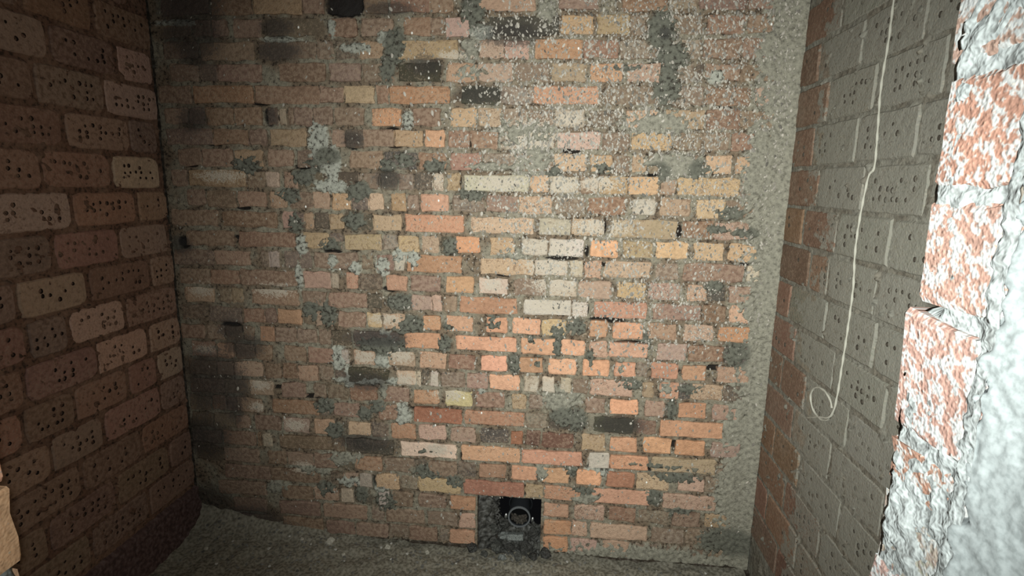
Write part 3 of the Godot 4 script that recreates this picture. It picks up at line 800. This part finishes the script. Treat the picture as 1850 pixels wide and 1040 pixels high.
func build_front_wall() -> void:
	var s := Soup.new()
	s.frame(Vector3.ZERO, Vector3.RIGHT, Vector3.UP, Vector3.BACK, 1, 1)
	var back := FRONT + 0.02
	s.box(Vector3(LEFT - 0.1, -0.2, back), Vector3(DOOR_LEFT - 0.02, TOP, -0.37))
	s.box(Vector3(DOOR_RIGHT + 0.02, -0.2, back), Vector3(RIGHT + 0.1, TOP, -0.37))
	s.box(Vector3(DOOR_LEFT - 0.02, 2.14, back), Vector3(DOOR_RIGHT + 0.02, TOP, -0.37))
	var wall := put("wall_front", s.mesh(), plain("old mortar", Color8(120, 112, 100), 0.95, 0.3))
	tag(wall, "brick wall around the doorway, rough bright jamb smeared with white mortar", "wall", "", "structure")
	var h := 2.14
	for side in [1, -1]:
		var right: bool = side == 1
		var w := 0.125
		var o := Vector3(DOOR_RIGHT if right else DOOR_LEFT, 0, FRONT)
		var out := Vector3.LEFT if right else Vector3.RIGHT
		# courses: where their middles are, and how far each brick stands back from the arris
		var bricks := []
		var y := 0.06
		if right:
			var joints := [1.05, 1.166, 1.235, 1.378, 1.497, 1.618, 1.75, 1.88, 2.01, 2.138]
			var back_by := [0.0, 0.004, -0.004, 0.006, 0.006, -0.002, -0.002, 0.0, 0.002]
			var kind := ["n", "J", "j", "j", "J", "j", "J", "J", "j"]
			for k in joints.size() - 1:
				bricks.append([0.0 + back_by[k], 0.112, joints[k] + 0.008, joints[k + 1] - 0.008, kind[k]])
			while y < 1.0:
				bricks.append([rng.randf_range(-0.003, 0.006), 0.112, y, y + 0.115, ["J", "j"][rng.randi() % 2]])
				y += 0.1285
		else:
			while y < 2.1:
				bricks.append([rng.randf_range(-0.003, 0.004), 0.112, y, minf(y + 0.115, 2.13), "k"])
				y += 0.1285
		var tw := int(w / 0.0011)
		var th := int(h / 0.0011)
		var maps := {}
		var f := PackedFloat32Array()
		f.resize(tw * th)
		var na := noise(34.0, 51, 4)
		for j in th:
			for i in tw:
				var yy := h - j * 0.0011
				f[j * tw + i] = clampf((0.72 if right else 0.05) + na.get_noise_2d((i * 0.0011 + yy) * 1.1 + side, (yy - i * 0.0011) * 0.75) * 0.95 + 0.2 * smoothstep(0.085, 0.115, i * 0.0011), 0.0, 1.0)
		maps["w"] = f
		var mats := wall_materials("brick", w, h, 0.0011, bricks, maps, {"film": Color8(134, 116, 108), "wash": Color8(150, 154, 153), "mortar": Color8(136, 140, 138), "mortar2": Color8(148, 153, 151), "pale": Color8(150, 153, 150), "dark": Color8(100, 102, 98), "grime": Color8(126, 104, 94), "dirt": 0.12, "bump": 0.3})
		for b in bricks:
			var bs := Soup.new()
			bs.frame(o, Vector3.BACK, Vector3.UP, out, w, h)
			brick_shape(bs, b[0], b[1], b[2], b[3], rng.randf_range(-0.002, 0.003), 0.11, 0.004)
			put("brick", bs.mesh(), mats[0], wall)
		var sheet := Soup.new()
		sheet.frame(o + Vector3(0, 0, 0.004), Vector3.BACK, Vector3.UP, out, w, h)
		var nx := 24
		var ny := 420
		var height := PackedFloat32Array()
		height.resize((nx + 1) * (ny + 1))
		var nb := noise(45.0, 53, 4)
		var nc := noise(14.0, 54, 2)
		for j in ny + 1:
			for i in nx + 1:
				var a := w * i / nx
				var yy := h * j / ny
				height[j * (nx + 1) + i] = -0.0012 + nb.get_noise_2d(a, yy) * 0.0045 + nc.get_noise_2d(a, yy) * 0.004 + 0.007 * smoothstep(0.092, 0.112, a) - (0.045 * exp(-pow((yy - 1.389) / 0.013, 2.0)) * smoothstep(0.045, 0.01, a) if right else 0.0) - 0.05 * (1.0 if i == 0 else 0.0)
		put("mortar", relief(nx, ny, sheet, height), mats[1], wall)
		# the rough coat of cement on the outer half of the reveal
		var coat := Soup.new()
		coat.frame(o + Vector3(0, 0, 0.105), Vector3.BACK, Vector3.UP, out, 0.15, h)
		nx = 44
		ny = 560
		height.resize((nx + 1) * (ny + 1))
		for j in ny + 1:
			for i in nx + 1:
				var a := 0.15 * i / nx
				var yy := h * j / ny
				var ragged := nc.get_noise_2d(yy * 2.0, 3.0) * 0.02
				height[j * (nx + 1) + i] = lerpf(-0.012, 0.006, smoothstep(0.0 + ragged, 0.022 + ragged, a)) + nb.get_noise_2d(a + 4.0, yy) * 0.0024 + nc.get_noise_2d(a + 4.0, yy) * 0.0025
		put("plaster", relief(nx, ny, coat, height), plain("cement", Color8(134, 140, 139), 0.95, 0.12, 9.0, 15), wall)


# ---------------------------------------------------------------- floor and ceiling

func build_floor_and_ceiling() -> void:
	var s := Soup.new()
	var w := RIGHT - LEFT
	var d := 2.9
	s.frame(Vector3(LEFT, 0, -BACK - 0.03), Vector3.RIGHT, Vector3.BACK, Vector3.UP, w, d)
	var nx := 190
	var ny := 220
	var na := noise(16.0, 61, 4)
	var nb := noise(3.0, 62, 2)
	var height := PackedFloat32Array()
	height.resize((nx + 1) * (ny + 1))
	for j in ny + 1:
		for i in nx + 1:
			height[j * (nx + 1) + i] = ground(w * i / nx, d * j / ny - 0.03) + na.get_noise_2d(w * i / nx, d * j / ny) * 0.012 + nb.get_noise_2d(w * i / nx, d * j / ny) * 0.012
	var f := put("floor", relief(nx, ny, s, height), plain("trodden earth", Color8(136, 130, 114), 1.0, 0.3, 5.0, 19))
	tag(f, "dark uneven earth floor strewn with grit along the brick wall", "floor", "", "structure")
	var grit: Array[Transform3D] = []
	var tint := PackedColorArray()
	for k in 900:
		var x := rng.randf_range(0.05, w - 0.05)
		var z := absf(rng.randfn(0.0, 0.2)) + 0.01
		if rng.randf() < 0.4: z = rng.randf_range(0.02, 0.7)
		var r := rng.randf_range(0.002, 0.006)
		grit.append(Transform3D(Basis(Vector3.UP, rng.randf() * TAU) * Basis.from_scale(Vector3(r, r * 0.7, r * 1.3)), Vector3(LEFT + x, ground(x, z) + na.get_noise_2d(x, z + 0.03) * 0.012 + nb.get_noise_2d(x, z + 0.03) * 0.012 + r * 0.3, -BACK + z)))
		var l := rng.randf_range(0.1, 0.24) if rng.randf() < 0.9 else 0.5
		tint.append(Color(l, l * 0.96, l * 0.85))
	scatter("grit", stone_mesh(3, 0.2), grit, tint, plain("grit", Color.WHITE), f)
	var c := Soup.new()
	c.frame(Vector3.ZERO, Vector3.RIGHT, Vector3.UP, Vector3.BACK, 1, 1)
	c.box(Vector3(LEFT - 0.12, TOP, -BACK - 0.27), Vector3(RIGHT + 0.12, TOP + 0.15, -0.37))
	tag(put("ceiling", c.mesh(), plain("concrete slab", Color8(120, 112, 100), 0.95, 0.2)), "plain concrete ceiling slab above the brick room", "ceiling", "", "structure")


# Height of the earth: x from the left wall, z from the back wall.
func ground(x: float, z: float) -> float:
	var g := 0.0
	g += 0.075 * exp(-maxf(z, 0.0) / 0.05) * smoothstep(0.8, 0.05, x)
	g += 0.03 * exp(-x / 0.06)
	g += 0.012 * exp(-pow((x - 1.36) / 0.13, 2.0) - pow((z - 0.05) / 0.07, 2.0)) - 0.03 * smoothstep(0.5, 1.1, x)
	return g


# A broken stone: a lumpy ball with flat facets.
func stone_mesh(which: int, rough: float) -> ArrayMesh:
	var n := noise(1.1, which, 2)
	var s := Soup.new()
	s.frame(Vector3.ZERO, Vector3.RIGHT, Vector3.UP, Vector3.BACK, 1, 1)
	var p := []
	for j in 6:
		var line := []
		for i in 9:
			var t := TAU * (i % 8) / 8.0
			var f := PI * j / 5.0
			var q := Vector3(sin(f) * cos(t), cos(f), sin(f) * sin(t))
			var r := 1.0 + n.get_noise_3dv(q * 1.3) * rough * 3.0
			q = q * r
			line.append(Vector3(clampf(q.x, -0.85, 0.85), clampf(q.y, -0.8, 0.8), clampf(q.z, -0.85, 0.85)))
		p.append(line)
	for j in 5:
		for i in 8:
			s.quad(p[j][i], p[j][i + 1], p[j + 1][i + 1], p[j + 1][i], (p[j][i] + p[j + 1][i + 1]))
	return s.mesh()


# ---------------------------------------------------------------- the opening at the wall's foot and the pipe in it

func build_opening() -> void:
	var x0 := LEFT + 1.236
	var x1 := LEFT + 1.502
	# added black panel standing in for the darkness of the passage
	var s := Soup.new()
	s.frame(Vector3.ZERO, Vector3.RIGHT, Vector3.UP, Vector3.BACK, 1, 1)
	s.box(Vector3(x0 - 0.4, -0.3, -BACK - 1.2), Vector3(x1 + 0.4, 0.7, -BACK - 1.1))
	tag(put("passage_dark_panel", s.mesh(), plain("painted darkness", Color8(26, 25, 25), 1.0)), "added black panel standing in for the darkness behind the small opening in the brick wall", "wall", "", "structure")

	# broken masonry on the opening's left side
	var lump := Soup.new()
	lump.frame(Vector3(x0 + 0.001, -0.055, -BACK - 0.25), Vector3.BACK, Vector3.UP, Vector3.RIGHT, 0.22, 0.28)
	var nb := noise(20.0, 71, 2)
	var hh := PackedFloat32Array()
	hh.resize(31 * 33)
	for j in 33:
		for i in 31:
			var f := float(j) / 32.0
			hh[j * 31 + i] = (0.042 + 0.022 * (1.0 - f) + nb.get_noise_2d(i * 0.0083, j * 0.009) * 0.04) * smoothstep(30.0, 23.0, float(i))
	var lo := put("rubble_mass", relief(30, 32, lump, hh), plain("dirty rubble", Color8(78, 76, 70), 1.0, 0.5, 4.0, 23))
	tag(lo, "dark lumpy broken masonry filling the left side of the small opening", "rubble")

	# dirt heaped on its floor, as high as the pipe's underside
	var heap := Soup.new()
	heap.frame(Vector3(x0 + 0.078, -0.05, -BACK - 0.16), Vector3.RIGHT, Vector3.BACK, Vector3.UP, x1 - x0 - 0.08, 0.17)
	hh.resize(41 * 41)
	for j in 41:
		for i in 41:
			var z := j / 40.0
			hh[j * 41 + i] = lerpf(0.07, 0.028, smoothstep(0.3, 1.0, z)) + nb.get_noise_2d(i * 0.006, j * 0.006 + 3.0) * 0.02
	var dirt := put("dirt_heap", relief(40, 40, heap, hh), plain("dark dirt", Color8(62, 61, 56), 1.0, 0.5, 4.0, 29))
	tag(dirt, "dark dirt heaped in the small opening below the pipe", "dirt", "", "stuff")

	# stones on the heap
	var shapes := []
	for k in 5: shapes.append(stone_mesh(80 + k, 0.28))
	var stone_mats := [plain("dark stone", Color8(84, 84, 78), 0.95, 0.3, 12.0, 33), plain("grey stone", Color8(122, 125, 120), 0.95, 0.3, 12.0, 34), plain("dark stone", Color8(62, 61, 57), 0.95, 0.3, 12.0, 35)]
	var slab := Soup.new()
	slab.frame(Vector3.ZERO, Vector3.RIGHT, Vector3.UP, Vector3.BACK, 1, 1)
	brick_shape(slab, -0.034, 0.034, -0.013, 0.013, 0.014, 0.03, 0.002)
	var st := put("flat_stone", slab.mesh(), stone_mats[1])
	st.position = Vector3(-0.154, 0.052, -BACK - 0.01)
	st.rotation = Vector3(-0.3, 0.1, -0.03)
	tag(st, "flat grey stone lying under the pipe end in the opening", "stone")
	# x, y, z before the wall's face, size, shade, and what tells it from the others
	var spots := [[-0.2, 0.052, -0.012, 0.022, 1, "light grey stone left of the flat stone in the opening"], [-0.118, 0.02, 0.0, 0.03, 2, "largest dark stone at the middle of the opening's foot"],
		[-0.078, 0.062, -0.035, 0.021, 2, "dark stone under the pipe at the opening's right side"], [-0.235, 0.008, 0.006, 0.026, 0, "dark stone at the foot of the rubble on the opening's left"], [-0.172, 0.012, 0.012, 0.02, 2, "small black stone before the light grey one in the opening"],
		[-0.275, -0.004, 0.045, 0.018, 0, "stone on the floor just left of the opening"], [-0.2, -0.01, 0.05, 0.017, 1, "grey stone on the floor before the opening's left half"], [-0.135, -0.008, 0.045, 0.02, 0, "stone on the floor before the middle of the opening"],
		[-0.075, -0.006, 0.035, 0.02, 2, "dark stone on the floor before the opening's right half"], [-0.33, 0.0, 0.02, 0.024, 2, "dark stone against the bricks left of the opening"], [-0.026, 0.0, 0.02, 0.024, 2, "dark stone against the bricks right of the opening"],
		[-0.062, 0.02, -0.008, 0.018, 0, "stone wedged in the opening's lower right corner"], [-0.245, 0.07, -0.03, 0.02, 0, "stone lodged high in the rubble on the opening's left"]]
	for k in spots.size():
		var t: Array = spots[k]
		var o := put("rubble_stone", shapes[k % 5], stone_mats[t[4]])
		o.position = Vector3(t[0], t[1] + (0.006 if t[2] > 0.0 else 0.0), -BACK + t[2])
		o.rotation = Vector3(rng.randf() * 0.6, rng.randf() * TAU, rng.randf() * 0.6)
		o.scale = Vector3(t[3], t[3] * 0.8, t[3] * 1.1)
		tag(o, t[5], "stone", "rubble stones at the wall opening")

	# the open end of a drain pipe
	var pipe := Node3D.new()
	pipe.name = "drain_pipe"
	pipe.position = Vector3(-0.1436, 0.0883, -BACK - 0.093)
	pipe.rotation = Vector3(0.0, 0.03, -0.1)
	add_child(pipe)
	tag(pipe, "dark grey plastic drain pipe, its open end facing the room", "pipe")
	var plastic := plain("grey plastic", Color8(46, 48, 50), 0.45)
	var rimmat := plain("worn plastic", Color8(104, 106, 106), 0.5)
	put("pipe_body", lathe([Vector2(0.044, 0.0), Vector2(0.048, -0.004), Vector2(0.048, -0.05), Vector2(0.044, -0.056), Vector2(0.044, -0.4), Vector2(0.04, -0.4), Vector2(0.04, -0.05), Vector2(0.042, -0.004), Vector2(0.044, 0.0)]), plastic, pipe)
	put("inside", lathe([Vector2(0.0395, -0.006), Vector2(0.0395, -0.395), Vector2(0.001, -0.395)]), plain("soot_and_shade", Color8(14, 14, 14), 1.0), pipe)  # deep shade inside the pipe, painted as a near-black lining
	put("rim", lathe([Vector2(0.0425, -0.001), Vector2(0.0425, 0.003), Vector2(0.0485, 0.003), Vector2(0.0495, -0.002), Vector2(0.0485, -0.006)]), rimmat, pipe)
	var elbow := put("upper_pipe", lathe([Vector2(0.05, 0.0), Vector2(0.053, -0.004), Vector2(0.053, -0.3), Vector2(0.048, -0.3), Vector2(0.048, -0.004), Vector2(0.05, 0.0)]), plastic, pipe)
	elbow.position = Vector3(0.002, 0.0, -0.095)
	var steel := StandardMaterial3D.new()
	steel.resource_name = "bright zinc"
	steel.albedo_color = Color(0.95, 0.95, 0.93)
	steel.metallic = 1.0
	steel.roughness = 0.42
	var knob := SphereMesh.new()
	knob.radius = 0.0065
	knob.height = 0.027
	knob.radial_segments = 14
	knob.rings = 8
	for sx in [-1, 1]:
		var nut := put("clamp_screw", knob, steel, pipe)
		nut.position = Vector3(0.0575 * sx, 0.004, 0.012)
	var silt := Soup.new()
	silt.frame(Vector3(-0.036, -0.044, -0.062), Vector3.RIGHT, Vector3.BACK, Vector3.UP, 0.072, 0.06)
	hh.resize(13 * 13)
	for j in 13:
		for i in 13:
			hh[j * 13 + i] = 0.011 + nb.get_noise_2d(i * 0.02, j * 0.02 + 8.0) * 0.012 + 0.014 * pow(i / 6.0 - 1.0, 2.0)
	put("silt", relief(12, 12, silt, hh), plain("silt", Color8(74, 68, 60), 1.0, 0.3, 14.0, 37), pipe)


# A turned shape about z: x of each point is the radius, y how far forward.
func lathe(profile: Array) -> ArrayMesh:
	var s := Soup.new()
	s.frame(Vector3.ZERO, Vector3.RIGHT, Vector3.UP, Vector3.BACK, 1, 1)
	for k in profile.size() - 1:
		var p: Vector2 = profile[k]
		var q: Vector2 = profile[k + 1]
		var side := Vector2(q.y - p.y, p.x - q.x)
		if side.length() < 1e-6: continue
		for i in 28:
			var t := TAU * i / 28.0
			var u := TAU * (i + 1) / 28.0
			var m := (t + u) / 2
			var out := Vector3(cos(m) * -side.x, sin(m) * -side.x, -side.y)
			s.quad(Vector3(cos(t) * p.x, sin(t) * p.x, p.y), Vector3(cos(u) * p.x, sin(u) * p.x, p.y), Vector3(cos(u) * q.x, sin(u) * q.x, q.y), Vector3(cos(t) * q.x, sin(t) * q.x, q.y), out)
	return s.mesh()


# ---------------------------------------------------------------- the cord on the right wall

func build_cord() -> void:
	var cord := Node3D.new()
	cord.name = "cord"
	cord.position = Vector3(RIGHT, 0, -1.5)
	add_child(cord)
	tag(cord, "thin pale cord hanging down the grey right wall, ending in a loop", "cord")
	var run := Curve3D.new()
	var pts := [[-1.494, 2.2, 0.006], [-1.494, 1.95, 0.006], [-1.49, 1.861, 0.007], [-1.495, 1.779, 0.007], [-1.494, 1.727, 0.007], [-1.488, 1.667, 0.006], [-1.475, 1.558, 0.007], [-1.489, 1.531, 0.011], [-1.497, 1.419, 0.014], [-1.498, 1.332, 0.013], [-1.492, 1.244, 0.009], [-1.489, 1.123, 0.01], [-1.488, 1.03, 0.012], [-1.487, 0.95, 0.014],
		[-1.492, 0.896, 0.016], [-1.512, 0.868, 0.018], [-1.56, 0.848, 0.02], [-1.606, 0.826, 0.016], [-1.646, 0.808, 0.01]]
	for t in pts:
		run.add_point(Vector3(-t[2], t[1], t[0] + 1.5))
	smooth(run)
	put("strand", tube(run, 0.0026, 0.0005), plain("pale twine", Color8(174, 171, 157), 0.85), cord)
	var loop := Curve3D.new()
	for k in 15:
		var a := -0.55 - TAU * 0.86 * k / 14.0
		loop.add_point(Vector3(-0.016 - 0.004 * sin(a), 0.887 + 0.047 * sin(a) + 0.0 * k, -1.565 + 0.066 * cos(a) + 1.5 + 0.01 * sin(a)))
	smooth(loop)
	put("loop", tube(loop, 0.0027, 0.0005), plain("pale twine", Color8(176, 173, 159), 0.85), cord)


func smooth(c: Curve3D) -> void:
	for k in c.point_count:
		var p := c.get_point_position(maxi(k - 1, 0))
		var q := c.get_point_position(mini(k + 1, c.point_count - 1))
		c.set_point_in(k, (p - q) / 6.0)
		c.set_point_out(k, (q - p) / 6.0)


func tube(c: Curve3D, r: float, twist: float) -> ArrayMesh:
	c.bake_interval = 0.006
	var s := Soup.new()
	s.frame(Vector3.ZERO, Vector3.RIGHT, Vector3.UP, Vector3.BACK, 1, 1)
	var n := int(c.get_baked_length() / 0.006)
	var rings := []
	for k in n + 1:
		var at := c.sample_baked(c.get_baked_length() * k / n)
		var ahead := c.sample_baked(minf(c.get_baked_length() * k / n + 0.003, c.get_baked_length())) - c.sample_baked(maxf(c.get_baked_length() * k / n - 0.003, 0.0))
		var side := ahead.cross(Vector3.RIGHT).normalized()
		var up := side.cross(ahead).normalized()
		var ring := []
		for i in 8:
			var t := TAU * i / 8.0
			var rr := r + twist * cos(2.0 * t + k * 0.9)
			ring.append(at + side * cos(t) * rr + up * sin(t) * rr)
		rings.append([ring, at])
	for k in n:
		for i in 8:
			var p: Vector3 = rings[k][0][i]; var q: Vector3 = rings[k][0][(i + 1) % 8]
			s.quad(p, q, rings[k + 1][0][(i + 1) % 8], rings[k + 1][0][i], p - rings[k][1] + q - rings[k][1])
	return s.mesh()


# ---------------------------------------------------------------- pale pebbles on the earth

func build_pebbles() -> void:
	var mat := plain("pale pebble", Color8(190, 184, 168), 0.9, 0.2, 14.0, 41)
	var list := [
		[0.14, 0.16, 0.008, "pale pebble on the earth in the left back corner"],
		[0.62, 0.055, 0.016, "largest grey lump of mortar on the earth below the left bricks"],
		[0.5, 0.06, 0.009, "pale pebble left of the grey mortar lump on the earth"],
		[0.7, 0.11, 0.008, "pale pebble in front of the grey mortar lump on the earth"],
		[1.03, 0.03, 0.01, "pale chip against the wall's foot left of the opening"],
		[0.86, 0.03, 0.011, "whitish chip midway between mortar lump and wall opening"],
	]
	for k in list.size():
		var t: Array = list[k]
		var o := put("pebble", stone_mesh(60 + k, 0.25), mat)
		o.position = Vector3(LEFT + t[0], ground(t[0], t[1]) + t[2] * 0.5, -BACK + t[1])
		o.rotation = Vector3(0.2, k * 1.3, 0.1)
		o.scale = Vector3(t[2] * 1.2, t[2] * 0.8, t[2])
		tag(o, t[3], "pebble", "pale pebbles on the earth floor")
